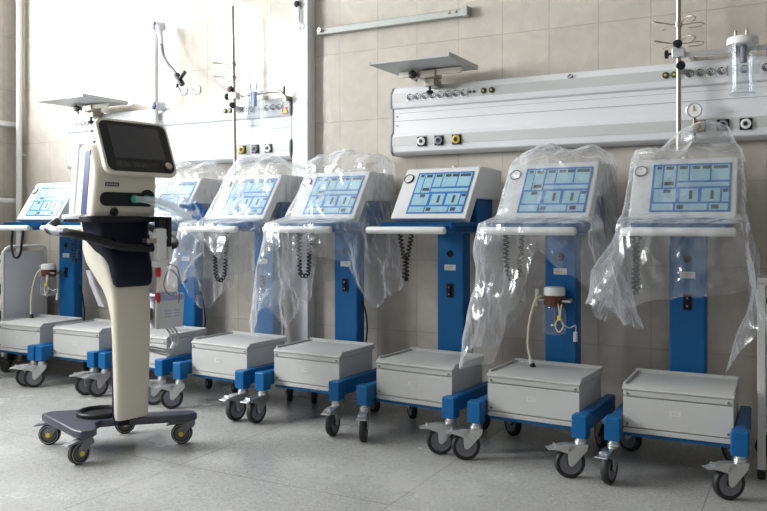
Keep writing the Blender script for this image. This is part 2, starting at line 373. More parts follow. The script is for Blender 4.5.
# infusion poles with hook crowns
def iv_pole(x, y, z0, label, zs, tilt):
    t = thing('infusion_pole', (x, y, z0), 0, label, 'pole'); t.rotation_euler = (0, tilt, 0)
    part('pole_tube', lambda m: m.cyl((0, 0, 0), (0, 0, 2.42-z0 if x < -2 else H-z0-.25), .0115, 14), 'steel', t)
    for z in zs:
        for k in range(4):
            a = R(25+90*k)
            def hk(m):
                d = Vector((math.cos(a), math.sin(a), 0)); e = Vector((-d.y, d.x, 0))
                m.tube(spline([d*.008, d*.05+Vector((0, 0, .004)), d*.095+e*.006+Vector((0, 0, .012)), d*.125+e*.022+Vector((0, 0, .010)), d*.118+e*.040+Vector((0, 0, .002)), d*.06+e*.042+Vector((0, 0, -.004))], 5), .0022, 6)
            part('hook', hk, 'steel', t, loc=(0, 0, z-z0))
        part('hook_collar', lambda m: m.cyl((0, 0, -.012), (0, 0, .012), .017, 14), 'steel', t, loc=(0, 0, z-z0))
    part('clamp_block', lambda m: m.box(-.028, .028, -.022, .03, -.022, .022), 'chrome', t, .004, loc=(0, 0, 1.85-z0))
    kn = lambda m: m.lathe([(.006, 0), (.006, .02), (.020, .022), (.021, .034), (.012, .038)], (0, 0, 0), (0, 0, 1), 12)
    for l, r in (((-.025, 0, 1.85-z0), (0, -PI/2, 0)), ((0, -.01, 1.875-z0), (R(60), 0, 0)), ((.015, -.01, 1.80-z0), (R(120), 0, 0))):
        part('clamp_knob', kn, 'black', t, loc=l, rot=r, key='ivknob')
    part('wall_bracket', lambda m: m.box(-.014, .014, .0, WY-y-.094+.006, -.012, .012), 'chrome', t, loc=(0, 0, 1.775-z0))
iv_pole(-.543, -.045, 1.385, 'tall steel infusion pole with wire hooks behind the rightmost ventilator', (1.985, 1.895), 0)
iv_pole(-3.195, -.045, 1.40, 'tall steel infusion pole with wire hooks at the left-hand console', (2.05, 1.965), R(-1.2))

def jar(x, y, z, h, r, label, n):
    t = thing('suction_jar', (x, y, z), 0, label, 'jar')
    part('vessel', lambda m: m.lathe([(r*.92, .002), (r*.94, 0), (r*.95, .004), (r, h-.012), (r, h)], seg=32, cap=False), 'glass', t)
    part('vessel_floor', lambda m: m.lathe([(.001, 0), (r*.92, 0), (r*.93, .006)], seg=32), 'glass', t)
    if n: part('lid', lambda m: m.lathe([(r*1.1, h-.012), (r*1.14, h-.008), (r*1.14, h+.016), (r*1.06, h+.022), (.001, h+.022)], seg=32), 'white', t)
    else: part('lid', lambda m: m.lathe([(r*1.02, h-.006), (r*1.02, h+.010), (.001, h+.010)], seg=32), 'glass', t)
    for dx in (-.028, .018): part('port', lambda m: m.cyl((dx, 0, h+.015), (dx, 0, h+.055), .006, 10), 'steel', t)
    part('float_valve', lambda m: (m.cyl((.005, 0, h-.09), (.005, 0, h), .014, 12), m.cyl((-.026, .01, h-.05), (-.026, .01, h), .007, 10)), 'hub' if n else 'lilac', t)
    part('scale_mark', lambda m: [m.box(-.03, .03-.012*(k % 2), -r-.0015, -r+.001, h*.42-.03*k, h*.42-.03*k+.003) for k in range(1 if n else 3)], 'lilac', t)
    part('hanger', lambda m: m.box(-.02, .02, r-.002, .055+r, h-.035, h-.012), 'steel', t)
    return t
jar(-.264, -.10, 1.625, .235, .058, 'clear suction jar with white lid on the wall rail at far right', 1)
jar(-3.02, -.08, 1.64, .215, .064, 'empty clear suction jar hanging beside the left infusion pole', 0)
tag(part('hanging_rail', lambda m: (m.box(-.53, .12, -.002, .008, 1.838, 1.862), [m.box(xx-.01, xx+.01, .006, WY, 1.842, 1.858) for xx in (-.50, .08)]), 'chrome', bevel=.002),
    'flat steel rail carrying the white-lidded jar above the right console', 'rail')
t = thing('rail_arm', (0, 0, 0), 0, 'short bent steel arm carrying the empty jar by the duct', 'rail')
part('arm_bar', lambda m: (m.tube([(-3.165, -.02, 1.85), (-2.93, -.015, 1.862), (-2.87, -.012, 1.855), (-2.825, -.01, 1.815)], .011, 10), m.box(-2.845, -2.825, -.015, .05, 1.80, 1.83)), 'steel', t)
part('grip_pin', lambda m: m.cyl((-2.835, -.02, 1.84), (-2.835, -.02, 1.885), .007, 8), 'black', t)
t = thing('vacuum_gauge', (-.475, -.03, 1.492), 0, 'round vacuum gauge plugged in the console beside the right pole', 'gauge')
part('dial_case', lambda m: m.lathe([(.001, -.006), (.034, -.006), (.036, .016), (.032, .018), (.031, .012)], (0, 0, .085), (0, -1, 0), 28), 'chrome', t)
part('dial_face', lambda m: (m.lathe([(.031, 0), (.031, .003), (.001, .003)], (0, -.010, .085), (0, -1, 0), 28, 0), m.box(-.002, .002, -.0155, -.012, .083, .107, 1), m.cyl((0, -.012, .085), (0, -.017, .085), .006, 10, 2)), ['white', 'ink', 'gold'], t)
part('valve_body', lambda m: (m.cyl((0, 0, .05), (0, 0, .01), .009, 12), m.lathe([(.018, 0), (.022, .008), (.022, .03), (.014, .036)], (0, 0, -.022), (0, 0, 1), 16), m.cyl((0, .004, -.005), (0, .055, -.005), .013, 14), m.cyl((0, 0, -.02), (0, 0, -.05), .007, 10)), 'brass', t)

# jointed lamp arm at left
t = thing('flexible_lamp_arm', (-3.915, .0, 1.45), 0, 'pale post with blue joints holding a flexible clamp arm on the wall', 'arm')
part('post', lambda m: m.cyl((0, 0, .0), (0, 0, .935), .019, 14), 'pipe', t)
part('wall_mount', lambda m: [m.cyl((0, 0, z), (0, .14, z), .010, 8) for z in (.06, .33)], 'pipe', t)
for z, n_ in ((.935, 0), (.392, 1)):
    j = part('joint', lambda m: m.lathe([(.026, -.035), (.030, -.03), (.030, .03), (.026, .035)], (.018, .02, 0), Vector((.5, .85, 0)), 20), 'paleboxy', t, loc=(0, 0, z))
    part('joint_cap', lambda m: m.lathe([(.028, 0), (.028, .010), (.02, .014)], Vector((.018, .02, 0))-Vector((.5, .85, 0)).normalized()*.034, Vector((-.5, -.85, 0)), 20), 'stripe', j, label='dark blue joint cap')
part('arm_socket', lambda m: m.tube([(.035, -.01, .93), (.065, -.02, .86), (.085, -.03, .79)], [.022, .018, .013], 12), 'paleboxy', t)
part('gooseneck', lambda m: m.tube(spline([(.08, -.03, .80), (.12, -.05, .71), (.19, -.08, .64), (.26, -.10, .585), (.31, -.12, .545)], 6), .013, 10), 'hub', t)
part('screw_clamp', lambda m: (m.cyl((.30, -.12, .56), (.35, -.12, .49), .018, 10), m.cyl((.34, -.13, .53), (.39, -.14, .565), .012, 10), m.cyl((.31, -.12, .50), (.30, -.12, .46), .008, 8)), 'black', t)
part('tube_hook', lambda m: (m.tube(spline([(.31, -.12, .47), (.34, -.125, .435), (.385, -.13, .425), (.40, -.13, .455), (.42, -.13, .462), (.46, -.13, .43), (.50, -.13, .425), (.505, -.13, .455), (.48, -.13, .468)], 4), .011, 8)), 'chrome', t)
t = thing('hanging_hook', (-2.755, .02, 2.25), 0, 'small steel hook rod hanging on the white duct near the top', 'hook')
part('rod', lambda m: (m.cyl((0, 0, .03), (0, 0, .75), .009, 8), m.tube(spline([(0, 0, .03), (.018, 0, .01), (.005, 0, -.018), (-.015, 0, -.005)], 4), .005, 6)), 'chrome', t)
part('knob', lambda m: m.lathe([(.012, 0), (.022, .01), (.022, .03), (.012, .038)], (-.03, 0, .14), (1, 0, 0), 12), 'black', t)

# ------------------------------------------------------------------ the ventilators in the row
FB, FT = Vector((0, .133, 1.069)), Vector((0, .304, 1.329))       # front plate of the head, side view
FU = (FT-FB).normalized(); FN = Vector((0, -FU.z, FU.y)); FLEN = (FT-FB).length
def castor(parent, x, y, a, front=True):
    c = part('castor', lambda m: (m.lathe([(.022, .120), (.027, .122), (.027, .136), (.022, .138), (.022, .150)], seg=20),
        [m.prism([(-.026, .121), (.030, .121), (.060, .112), (.062, .085), (.060, .040), (.052, .031), (.042, .030), (.030, .040), (-.020, .095)], 'y', s*.021-.002, s*.021+.002) for s in (-1, 1)],
        m.box(-.024, .060, -.021, .021, .110, .121), m.cyl((.048, -.026, .0425), (.048, .026, .0425), .007, 10)), 'chrome', parent, .0015, loc=(x, y, 0), rot=(0, 0, a), key='castor')
    part('wheel', lambda m: (m.lathe([(.047, -.014), (.060, -.015), (.0645, -.008), (.0645, .008), (.060, .015), (.047, .014)], seg=40, ax=(0, 1, 0), cap=False, mi=0),
        m.lathe([(.008, -.008), (.040, -.009), (.048, -.014), (.048, .014), (.040, .009), (.008, .008)], seg=40, ax=(0, 1, 0), mi=1), m.lathe([(.013, -.015), (.013, .015)], ax=(0, 1, 0), seg=14, mi=0)), ['rubber', 'hub'], c, loc=(.048, 0, .0425), key='castor_wheel')
    if front:
        part('brake_pedal', lambda m: (m.prism([(.030, .122), (.07, .123), (.105, .116), (.138, .107), (.140, .102), (.110, .100), (.062, .084), (.050, .09), (.03, .11)], 'y', -.023, .023), m.cyl((.112, -.018, .118), (.112, .018, .118), .006, 8), m.box(.128, .146, -.026, .026, .102, .107)), 'chrome', c, .003, key='pedal')
    return c
CELLS = [(.03, .13, .04, .50), (.15, .30, .04, .50), (.325, .465, .04, .36), (.485, .735, .04, .36), (.755, .975, .04, .36), (.325, .975, .405, .485),
         (.04, .32, .535, .80), (.375, .60, .535, .80), (.645, .87, .535, .80), (.895, .975, .535, .80), (.03, .30, .84, .97), (.325, .72, .84, .97), (.745, .97, .84, .97)]
DARK = [(.055, .115, .055, .11), (.17, .27, .055, .125), (.345, .45, .055, .12), (.51, .61, .055, .12), (.635, .735, .055, .12), (.775, .955, .055, .12), (.165, .285, .385, .455), (.16, .25, .545, .61),
        (.49, .53, .575, .75), (.755, .795, .575, .75), (.90, .97, .545, .61), (.345, .425, .865, .945), (.77, .86, .865, .945)]
def panel_mesh(m):
    Wd, Hd = .322, .82*FLEN
    def r(u0, u1, v0, v1, d, mi):
        m.box(-Wd/2+u0*Wd, -Wd/2+u1*Wd, Hd/2-v1*Hd, Hd/2-v0*Hd, d-.0015, d, mi)
    r(0, 1, 0, 1, .0015, 0)
    for c in CELLS: r(*c, .0025, 1)
    for c in DARK: r(*c, .0035, 2)
    rnd = random.Random(4)
    for u0, u1, v0, v1 in CELLS:                      # fine print: thin strokes, dials and key outlines
        for k in range(int(6*(u1-u0)/.2)+3):
            u = u0+.012+(u1-u0-.05)*rnd.random(); v = v0+.05+(v1-v0-.07)*rnd.random()
            if not any(a-.035 < u < b+.01 and c-.02 < v < d+.02 for a, b, c, d in DARK): r(u, u+.012+.02*rnd.random(), v, v+.008, .0031, 3)
    for k in range(9): r(.35+.068*k, .357+.068*k, .43, .47, .0031, 3)
def coil(m, path, rad=.0105, wire=.0040, pitch=.019):
    P = spline(path, 14); L = [0]
    for i in range(1, len(P)): L.append(L[-1]+(P[i]-P[i-1]).length)
    n = int(L[-1]/pitch*9); pts = []; j = 0
    for k in range(n+1):
        s = L[-1]*k/n
        while j < len(L)-2 and L[j+1] < s: j += 1
        f = (s-L[j])/max(L[j+1]-L[j], 1e-6); p = P[j].lerp(P[j+1], f); t = (P[j+1]-P[j]).normalized()
        a = Vector((0, 1, 0)); b = t.cross(a).normalized(); ph = 2*PI*s/pitch
        e = min(1, s/.02, (L[-1]-s)/.02)
        pts.append(p + rad*e*(math.cos(ph)*a + math.sin(ph)*b))
    m.tube(pts, wire, 5)

def ventilator(x, y, rz, label, ca, cord, cable=True):
    t = thing('ventilator', (x, y, 0), R(rz), label, 'ventilator', 'blue and grey ventilators parked along the wall')
    bx = part('storage_box', lambda m: (m.box(-.2135, .2135, .012, .332, .167, .346)), 'case', t, .004, key='sbox')
    part('front_panel', lambda m: m.box(-.2130, .2130, .0, .0125, .1925, .3175), 'panel', bx, .0015, key='fpanel')
    part('lower_strip', lambda m: m.box(-.2130, .2130, .0, .0125, .168, .1885), 'case', bx, .0015, key='lstrip')
    part('upper_strip', lambda m: m.box(-.2130, .2130, .0, .0125, .3220, .3455), 'case', bx, .0015, key='ustrip')
    for sx in (-.195, .195):
        for z in (.206, .331): part('screw', lambda m: m.cyl((0, 0, 0), (0, -.004, 0), .005, 10), 'dgrey', bx, loc=(sx, .0, z), key='scr')
    part('badge', lambda m: (m.box(-.022, .022, -.001, .001, -.011, .011, 0), m.box(-.014, -.002, -.002, 0, -.006, .006, 1), m.box(.002, .012, -.002, 0, .0, .006, 1), m.box(.002, .014, -.002, 0, -.006, -.003, 1)), ['bar', 'panel'], bx, loc=(-.005, .0, .266), key='badge', label='small pale badge')
    part('lid', lambda m: (m.prism([(-.004, .347), (-.004, .354), (.016, .365), (.345, .365), (.345, .347)], 'x', -.2165, .2165), m.box(-.2165, -.204, .02, .345, .364, .374), m.box(.204, .2165, .02, .345, .364, .374), m.box(-.2165, .2165, .333, .345, .364, .380)), 'case', bx, .002, key='lid')
    part('base_plate', lambda m: m.box(-.216, .216, .012, .40, .150, .1665), 'blue', t, .003, key='bplate')
    for s in (-1, 1):
        part('side_beam', lambda m: (m.box(min(s*.2165, s*.262), max(s*.2165, s*.262), -.065, .402, .168, .243), m.box(min(s*.207, s*.273), max(s*.207, s*.273), -.095, -.034, .146, .245), m.box(min(s*.18, s*.262), max(s*.18, s*.262), .35, .402, .146, .20)), 'blue', t, .008, key='beam%d' % s, seg=3)
    for (s, a) in ((-1, ca[0]), (1, ca[1])): castor(t, s*.240, -.064, R(a-rz))
    for (s, a) in ((-1, ca[2]), (1, ca[3])): castor(t, s*.215, .376, R(a-rz), False)
    c = part('column', lambda m: m.box(-.079, .079, .383, .468, .16, 1.045), 'blue', t, .012, key='column', seg=3)
    part('cable_port', lambda m: m.lathe([(.018, 0), (.018, .004), (.012, .008), (.010, .003)], (0, 0, 0), (0, -1, 0), 18), 'black', c, loc=(0, .383, .884), key='port')
    part('rating_label', lambda m: (m.box(-.033, .033, -.0012, 0, -.015, .015, 0), [m.box(-.026, .02-.006*k, -.0018, -.001, .006-.007*k, .008-.007*k, 1) for k in range(3)]), ['bar', 'mgrey'], c, loc=(0, .383, .812), key='rlabel', label='small white rating label')
    part('latch', lambda m: (m.box(-.018, .018, -.006, 0, -.036, .036, 0), m.box(-.006, .006, -.012, -.005, -.026, .026, 0), m.cyl((0, -.011, .018), (0, -.016, .018), .004, 8, 1), m.cyl((0, -.011, -.018), (0, -.016, -.018), .004, 8, 1)), ['navy', 'steel'], c, loc=(.0, .383, .69), key='latch')
    part('support_block', lambda m: (m.box(-.13, .13, .20, .48, .995, 1.036), m.box(-.165, .178, .335, .53, 1.036, 1.172), m.box(-.10, .10, .21, .36, 1.034, 1.08)), 'blue', t, .006, key='sblock')
    part('tray', lambda m: (m.box(-.205, .195, .03, .33, 1.032, 1.052), m.box(-.205, .195, .03, .045, 1.02, 1.052)), 'blue', t, .004, key='tray')
    hb = part('handle_bar', lambda m: m.lathe([(.010, 0), (.0155, .003), (.0175, .008), (.0175, .426), (.0155, .431), (.010, .434)], (-.205, -.098, 1.012), (1, 0, 0), 20), 'bar', t, key='hbar')
    for sx in (-.16, .17): part('handle_bracket', lambda m: m.box(-.008, .008, -.095, .05, 1.018, 1.034), 'blue', hb, loc=(sx, 0, 0), key='hbrk')
    hd = part('head_housing', lambda m: m.prism([(.133, 1.069), (.304, 1.329), (.33, 1.334), (.561, 1.325), (.556, 1.169), (.262, 1.169), (.18, 1.047)], 'x', -.2165, .2165), 'head', t, .007, key='head', seg=3)
    ax = Matrix(((1, 0, 0), FU, FN)).transposed().to_euler()
    pc = FB+FU*(FLEN*.505)+Vector((.030, 0, 0))+FN*.001
    part('control_panel', panel_mesh, ['keyblue', 'cell', 'ink', 'mgrey'], hd, loc=pc, rot=ax, key='cpanel')
    gc = FB+FU*(FLEN*.80)+Vector((-.183, 0, 0))
    part('pressure_gauge', lambda m: (m.lathe([(.0285, -.004), (.0285, .006), (.024, .008), (.0235, .004)], seg=28, mi=0), m.lathe([(.024, .0), (.024, .0045), (.001, .0045)], seg=24, mi=1), m.box(-.001, .001, 0, .017, .0045, .0055, 0), m.box(-.014, .014, -.009, -.007, .0045, .0055, 2)), ['ink', 'bar', 'mgrey'], hd, loc=gc, rot=ax, key='gauge')
    part('side_knob', lambda m: m.lathe([(.012, 0), (.017, .004), (.017, .016), (.013, .02)], (-.2165, .25, 1.12), (-1, 0, 0), 16), 'black', hd, key='sknob')
    part('top_nozzle', lambda m: m.lathe([(.012, 0), (.010, .012), (.014, .016), (.013, .026)], (-.02, .47, 1.327), (0, 0, 1), 14), 'bar', hd, key='nozzle')
    if cord[0] == 'coil': part('coiled_cord', lambda m: coil(m, cord[1], cord[2] if len(cord) > 2 else .0105), 'black', t)
    else: part('cord', lambda m: m.tube(spline(cord[1], 8), .008, 8), 'black', t)
    if cable: part('power_cable', lambda m: m.tube(spline([(.082, .43, .60), (.10, .44, .54), (.104, .45, .46), (.09, .47, .40), (.078, .475, .33)], 6), .005, 8), 'black', t, key='cable')
    return t

IL, IC, IM = 208.3, 298.3, 250      # castor headings: image left, towards the viewer, between
UN = [
 (-.476, -.588, 1.1, (262, IL+8, 150, 130), ('coil', [(-.165, -.02, 1.02), (-.158, -.03, .93), (-.16, -.03, .78), (-.152, -.028, .765), (-.15, -.03, .80), (-.157, -.02, .92), (-.14, -.01, 1.02)]),
  'bagged ventilator at the right end of the row, beneath the vacuum gauge'),
 (-1.080, -.606, -2.9, (IL+4, IL+4, 140, 120), ('coil', [(-.112, -.02, 1.02), (-.11, -.03, .90), (-.098, -.03, .82), (-.075, -.03, .80), (-.052, -.03, .825), (-.042, -.03, .90), (-.04, -.01, 1.02)]),
  'bagged ventilator with a glass jar on its column, second from the right'),
 (-1.694, -.550, -4.4, (IC-6, IL+4, 130, 150), ('coil', [(-.065, -.02, 1.02), (-.045, -.03, .93), (-.028, -.03, .86), (-.030, -.03, .79), (-.026, -.03, .77), (-.02, -.03, .79), (-.02, -.03, .86), (-.005, -.03, .93), (.01, -.02, 1.02)]),
  'uncovered ventilator, clear view of its blue control panel, under the right shelf'),
 (-2.351, -.503, -2.2, (IM+14, IC-20, 120, 140), ('coil', [(-.03, -.02, 1.02), (-.022, -.03, .90), (-.016, -.03, .79), (.0, -.03, .77), (.025, -.03, .77), (.038, -.03, .80), (.045, -.03, .90), (.05, -.02, 1.02)]),
  'bagged ventilator left of the uncovered one, in front of the white duct'),
 (-2.953, -.491, -3.9, (IL+20, IM+10, 140, 130), ('coil', [(.0, -.02, 1.02), (.0, -.03, .88), (.008, -.03, .76), (.04, -.03, .725), (.072, -.03, .76), (.085, -.03, .88), (.088, -.02, 1.02)]),
  'bagged ventilator below the left infusion pole, with a long looped coiled cord'),
 (-3.598, -.447, -1.3, (IM, IL+12, 120, 140), ('coil', [(.0, -.02, 1.02), (.0, -.03, .88), (.03, -.03, .80), (.07, -.03, .88), (.07, -.02, 1.02)]),
  'bagged ventilator half hidden just right of the beige ventilator cart'),
 (-4.169, -.450, -.1, (235, IM-10, 130, 120), ('coil', [(.0, -.02, 1.02), (.0, -.03, .88), (.03, -.03, .80), (.07, -.03, .88), (.07, -.02, 1.02)]),
  'ventilator mostly hidden directly behind the beige ventilator cart'),
 (-4.719, -.453, -.4, (IC, 235, 140, 120), ('cord', [(-.035, -.02, 1.02), (-.035, -.03, .90), (-.02, -.03, .83), (.02, -.03, .81), (.055, -.03, .84), (.07, -.03, .92), (.075, -.02, 1.02)]),
  'uncovered ventilator at the far left end of the row'),
]
units = [ventilator(x, y, rz, lab, ca, cord, i not in (0, 1)) for i, (x, y, rz, ca, cord, lab) in enumerate(UN)]

# clear dust covers
def smooth(t): return t*t*(3-2*t)
_fr = random.Random(11); WAVES = []
for k in range(9):
    th_, ph_ = _fr.uniform(0, 2*PI), _fr.uniform(-.9, .9)
    WAVES.append((Vector((math.cos(th_)*math.cos(ph_), math.sin(th_)*math.cos(ph_), math.sin(ph_)*.8))*_fr.uniform(2.2, 7.5), _fr.random(), _fr.uniform(.5, 1)))
def folds(p, sd):
    """sharp straight creases: overlapping triangle waves in many directions"""
    q = p+Vector((noise.noise(p*2.5+Vector((sd, 0, 0))), noise.noise(p*2.5+Vector((0, sd, 5))), noise.noise(p*2.5+Vector((9, 0, sd)))))*.06
    t = 0
    for kv, f, a in WAVES:
        u = (q.dot(kv)+f+sd*.37) % 1; t += a*(abs(u-.5)*4-1)/max(1, kv.length/5)
    return t/4.0
def bag(i, label, peak, hem, seed, puff=0, cut=None):
    x, y, rz = UN[i][:3]
    o = Vector((seed*3.7, seed*1.3, seed*.7))
    N, TS, SS = 240, 8, 44
    st = [(peak[2], peak[0], peak[1], .012, .012, 2), (peak[2]-.012, peak[0], peak[1], .06+puff*.3, .05, 2.2), (1.39+puff*.35, peak[0]*.4, .43, .165+puff*.3, .105, 3), (1.352+puff*.2, 0, .432, .226+puff*.1, .155, 5), (1.32, 0, .43, .236, .165, 6),
          (1.24, 0, .40, .240, .19, 6), (1.15, 0, .36, .243, .225, 6), (1.08, 0, .335, .247, .25, 6), (1.045, .012, .225, .249, .352, 6), (1.012, .012, .215, .2505, .356, 6)]
    hm = sorted(hem, key=lambda h: h[0]); hm = [(h[0]-360,)+h[1:] for h in hm]+hm+[(h[0]+360,)+h[1:] for h in hm]
    def hemv(a):
        for k in range(len(hm)-1):
            if hm[k][0] <= a <= hm[k+1][0]:
                f = smooth((a-hm[k][0])/(hm[k+1][0]-hm[k][0])); return tuple(hm[k][j]+(hm[k+1][j]-hm[k][j])*f for j in (1, 2, 3))
    def se(cx, cy, hx, hy, n, c, s):
        k = (abs(c)**n+abs(s)**n)**(-1/n); return cx+hx*c*k, cy+hy*s*k
    rings = []
    def ring(z, cx, cy, hx, hy, n, amp):
        rg = []
        for k in range(N):
            a = 2*PI*k/N; c, s = math.cos(a), math.sin(a)
            p = Vector((*se(cx, cy, hx, hy, n, c, s), z))
            w = folds(p, seed)+.25
            d = Vector((c*hy, s*hx, .35 if amp > .012 else .0)).normalized()
            p = p+d*amp*max(w, -.35); p.y = min(p.y, .106-y); rg.append(p)
        rings.append(rg)
    for j in range(len(st)-1):
        for k in range(TS):
            f = k/TS; A, B = st[j], st[j+1]; v = [A[m_]+(B[m_]-A[m_])*f for m_ in range(6)]
            ring(*v, (.036 if j < 3 else .016 if j < 5 else .011))
    A = st[-1]
    for k in range(SS+1):
        f = k/SS; rg = []
        for m_ in range(N):
            a = 2*PI*m_/N; c, s = math.cos(a), math.sin(a); deg = math.degrees(a)
            if deg > 180: deg -= 360
            hz, fl, nar = hemv(deg)
            hz += .018*noise.noise(Vector((c*3, s*3, seed)))+.008*noise.noise(Vector((c*9, s*9, seed)))
            z = A[0]+(hz-A[0])*f; drop = A[0]-z
            hx = A[3]+fl*f; hy = A[4]+min(fl, .03)*f
            p = Vector((*se(A[1], A[2], hx, hy, 6, c, s), z))
            p.x += nar*f*f; 
            w = folds(Vector((p.x, p.y, z*.6)), seed)+.2
            pl = math.sin(m_/N*2*PI*17+3*noise.noise(Vector((c*2, s*2, z*1.5+seed))))
            d = Vector((c*A[4], s*A[3], 0)).normalized(); g = min(1, drop/.12)
            p += d*(.008+.030*g)*max(w, -.4) + d*.004*g*pl
            p.y = min(p.y, .640, .108-y)
            rg.append(p)
        rings.append(rg)
    t = part('dust_cover', lambda m: m.loft(rings, 0, False), 'film', loc=(x, y, 0), rot=(0, 0, R(rz)))
    for pl in t.data.polygons: pl.use_smooth = True
    t.data.set_sharp_from_angle(angle=PI)
    return tag(t, label, 'plastic cover', 'clear plastic covers draped over the ventilators')
#      hem: (angle, z, flare, sideways pull)
bag(0, 'clear plastic cover with a peaked top over the rightmost ventilator', (.105, .38, 1.49),
    [(-150, .72, .07, -.04), (-125, .70, .05, -.04), (-100, .745, .02, -.01), (-60, .765, .0, 0), (-45, .80, .02, .02), (-24, .64, .05, -.01), (-9, .42, .0, -.085), (6, .58, .02, -.03), (16, .70, .03, 0), (60, .80, 0, 0), (120, .75, 0, 0), (160, .62, .04, .0), (178, .60, .07, -.02)], 1)
bag(1, 'clear plastic cover over the ventilator with the glass jar', (-.03, .43, 1.415),
    [(-165, .46, .05, -.02), (-135, .40, .06, -.02), (-115, .44, .02, 0), (-98, .66, .0, 0), (-75, .93, .0, 0), (-55, .84, .01, .02), (-25, .62, .05, .06), (5, .58, .06, .09), (30, .62, .03, .05), (60, .75, 0, 0), (120, .7, 0, 0), (170, .44, .04, 0)], 2)
bag(3, 'clear plastic cover with a wide crumpled top beside the white duct', (-.03, .45, 1.455),
    [(-160, .56, .07, -.03), (-135, .44, .06, .0), (-112, .43, .0, .06), (-95, .70, .0, 0), (-70, .90, 0, 0), (-45, .86, .02, 0), (-10, .60, .06, .02), (20, .64, .04, 0), (80, .8, 0, 0), (140, .7, 0, 0), (175, .60, .05, 0)], 3, .12)
bag(4, 'clear plastic cover over the ventilator below the left infusion pole', (-.07, .43, 1.45),
    [(-165, .70, .06, -.04), (-140, .68, .04, -.02), (-115, .86, 0, 0), (-90, .95, 0, 0), (-60, .86, .0, 0), (-35, .62, .03, .02), (-5, .46, .05, .02), (30, .58, .02, 0), (90, .8, 0, 0), (150, .72, 0, 0)], 4, .05)
bag(5, 'clear plastic cover partly hidden right behind the beige ventilator cart', (.02, .43, 1.44),
    [(-165, .8, .02, 0), (-90, .94, 0, 0), (-40, .76, .03, .02), (-5, .52, .05, .02), (30, .6, .03, 0), (90, .8, 0, 0), (150, .8, 0, 0)], 5, .04)

# glass humidifier jars hung on two columns
def bottle(i, dx, z, label):
    x, y, rz = UN[i][:3]; c, s = math.cos(R(rz)), math.sin(R(rz)); lx, ly = dx, .315
    t = thing('humidifier_jar', (x+c*lx-s*ly, y+s*lx+c*ly, z), R(rz), label, 'jar')
    part('jar_body', lambda m: m.lathe([(.036, -.02), (.050, -.014), (.053, .0), (.053, .095), (.046, .115), (.044, .125)], seg=28, cap=False), 'glass', t)
    part('jar_base', lambda m: m.lathe([(.001, -.02), (.036, -.02), (.038, -.015)], seg=24), 'glass', t)
    part('cap', lambda m: m.lathe([(.045, .116), (.052, .120), (.052, .164), (.049, .166), (.001, .166)], seg=28), 'brown', t, label='dark brown cap band')
    part('lid', lambda m: m.lathe([(.047, .166), (.050, .168), (.050, .200), (.045, .206), (.001, .206)], seg=28), 'white', t)
    part('inner_tube', lambda m: (m.cyl((0, 0, .03), (0, 0, .12), .004, 8), m.lathe([(.006, 0), (.020, -.006), (.022, -.014), (.004, -.016)], (0, 0, .036), (0, 0, 1), 16)), 'steel', t)
    part('bracket', lambda m: (m.box(-.09, .07, .040, .068, .132, .150), m.cyl((.04, -.02, .142), (.085, -.02, .142), .007, 10), m.cyl((-.088, .0, .11), (-.088, .0, .195), .011, 12), m.cyl((-.088, .0, .142), (-.04, .01, .142), .009, 10)), 'chrome', t)
    h = part('hose', lambda m: m.tube(spline([(-.062, -.01, .16), (-.085, -.03, .14), (-.105, -.05, .05), (-.112, -.06, -.05), (-.10, -.07, -.115), (-.09, -.075, -.14)], 6), .006, 8), 'cream', t, label='cream rubber hose')
    part('hose_end', lambda m: (m.tube([(-.093, -.074, -.135), (-.085, -.078, -.158)], .011, 12, 0), m.tube([(-.085, -.078, -.158), (-.073, -.083, -.176)], .013, 12, 1)), ['bar', 'black'], h)
    part('wire_loop', lambda m: m.tube(spline([(.03, -.04, .13), (.04, -.05, .08), (.022, -.055, .03), (.04, -.055, .0), (.06, -.05, .03), (.045, -.05, .07), (.05, -.045, .13)], 6), .0035, 6), 'cream', t)
    part('yellow_clip', lambda m: m.box(.032, .048, -.058, -.048, .055, .075), 'yellow', t)
    part('sensor_plug', lambda m: (m.cyl((.105, -.01, .0), (.105, -.01, -.045), .010, 10, 0), m.tube(spline([(.05, -.045, .04), (.08, -.03, .02), (.105, -.01, .03), (.105, -.01, .0)], 5), .003, 6, 0)), 'bar', t)
    return t
bottle(1, -.005, .535, 'glass humidifier jar with brown cap on the second ventilator from right')
bottle(7, -.10, .545, 'glass humidifier jar with brown cap on the far left ventilator')

# ------------------------------------------------------------------ the beige ventilator cart in front
V = thing('ventilator_cart', (-2.9, -1.33, 0), R(-13), 'beige and navy ventilator on wheeled stand with a dark tilted screen', 'ventilator')
def sec(z, x0, x1, y0, y1, r=.03):
    return [(cx+(x0+x1)/2, cy+(y0+y1)/2, z) for cx, cy in rrect(x1-x0, y1-y0, min(r, (x1-x0)*.48, (y1-y0)*.48), 5)]
YC = .042
def base(m):
    m.prism([(-.33, -.13), (-.31, -.185), (.09, -.232), (.14, -.22), (.155, -.17), (.13, -.14), (.05, -.10), (.02, -.06), (.05, .0), (.09, .05), (.235, .27), (.232, .325), (.175, .345), (.03, .17), (-.05, .16), (-.17, .285), (-.24, .275), (-.25, .215), (-.14, .10), (-.21, .05), (-.28, -.04)], 'z', .096, .132)
part('stand_base', base, 'basegrey', V, .010, seg=3)
part('bottle_ring', lambda m: (m.lathe([(.080, .134), (.102, .110), (.106, .115), (.106, .148), (.100, .154), (.090, .154), (.086, .148), (.084, .136), (.080, .134)], (-.09, -.005, 0), seg=36, cap=False), m.lathe([(.001, .133), (.083, .133), (.083, .137), (.001, .137)], (-.09, -.005, 0), seg=36)), 'black', V)
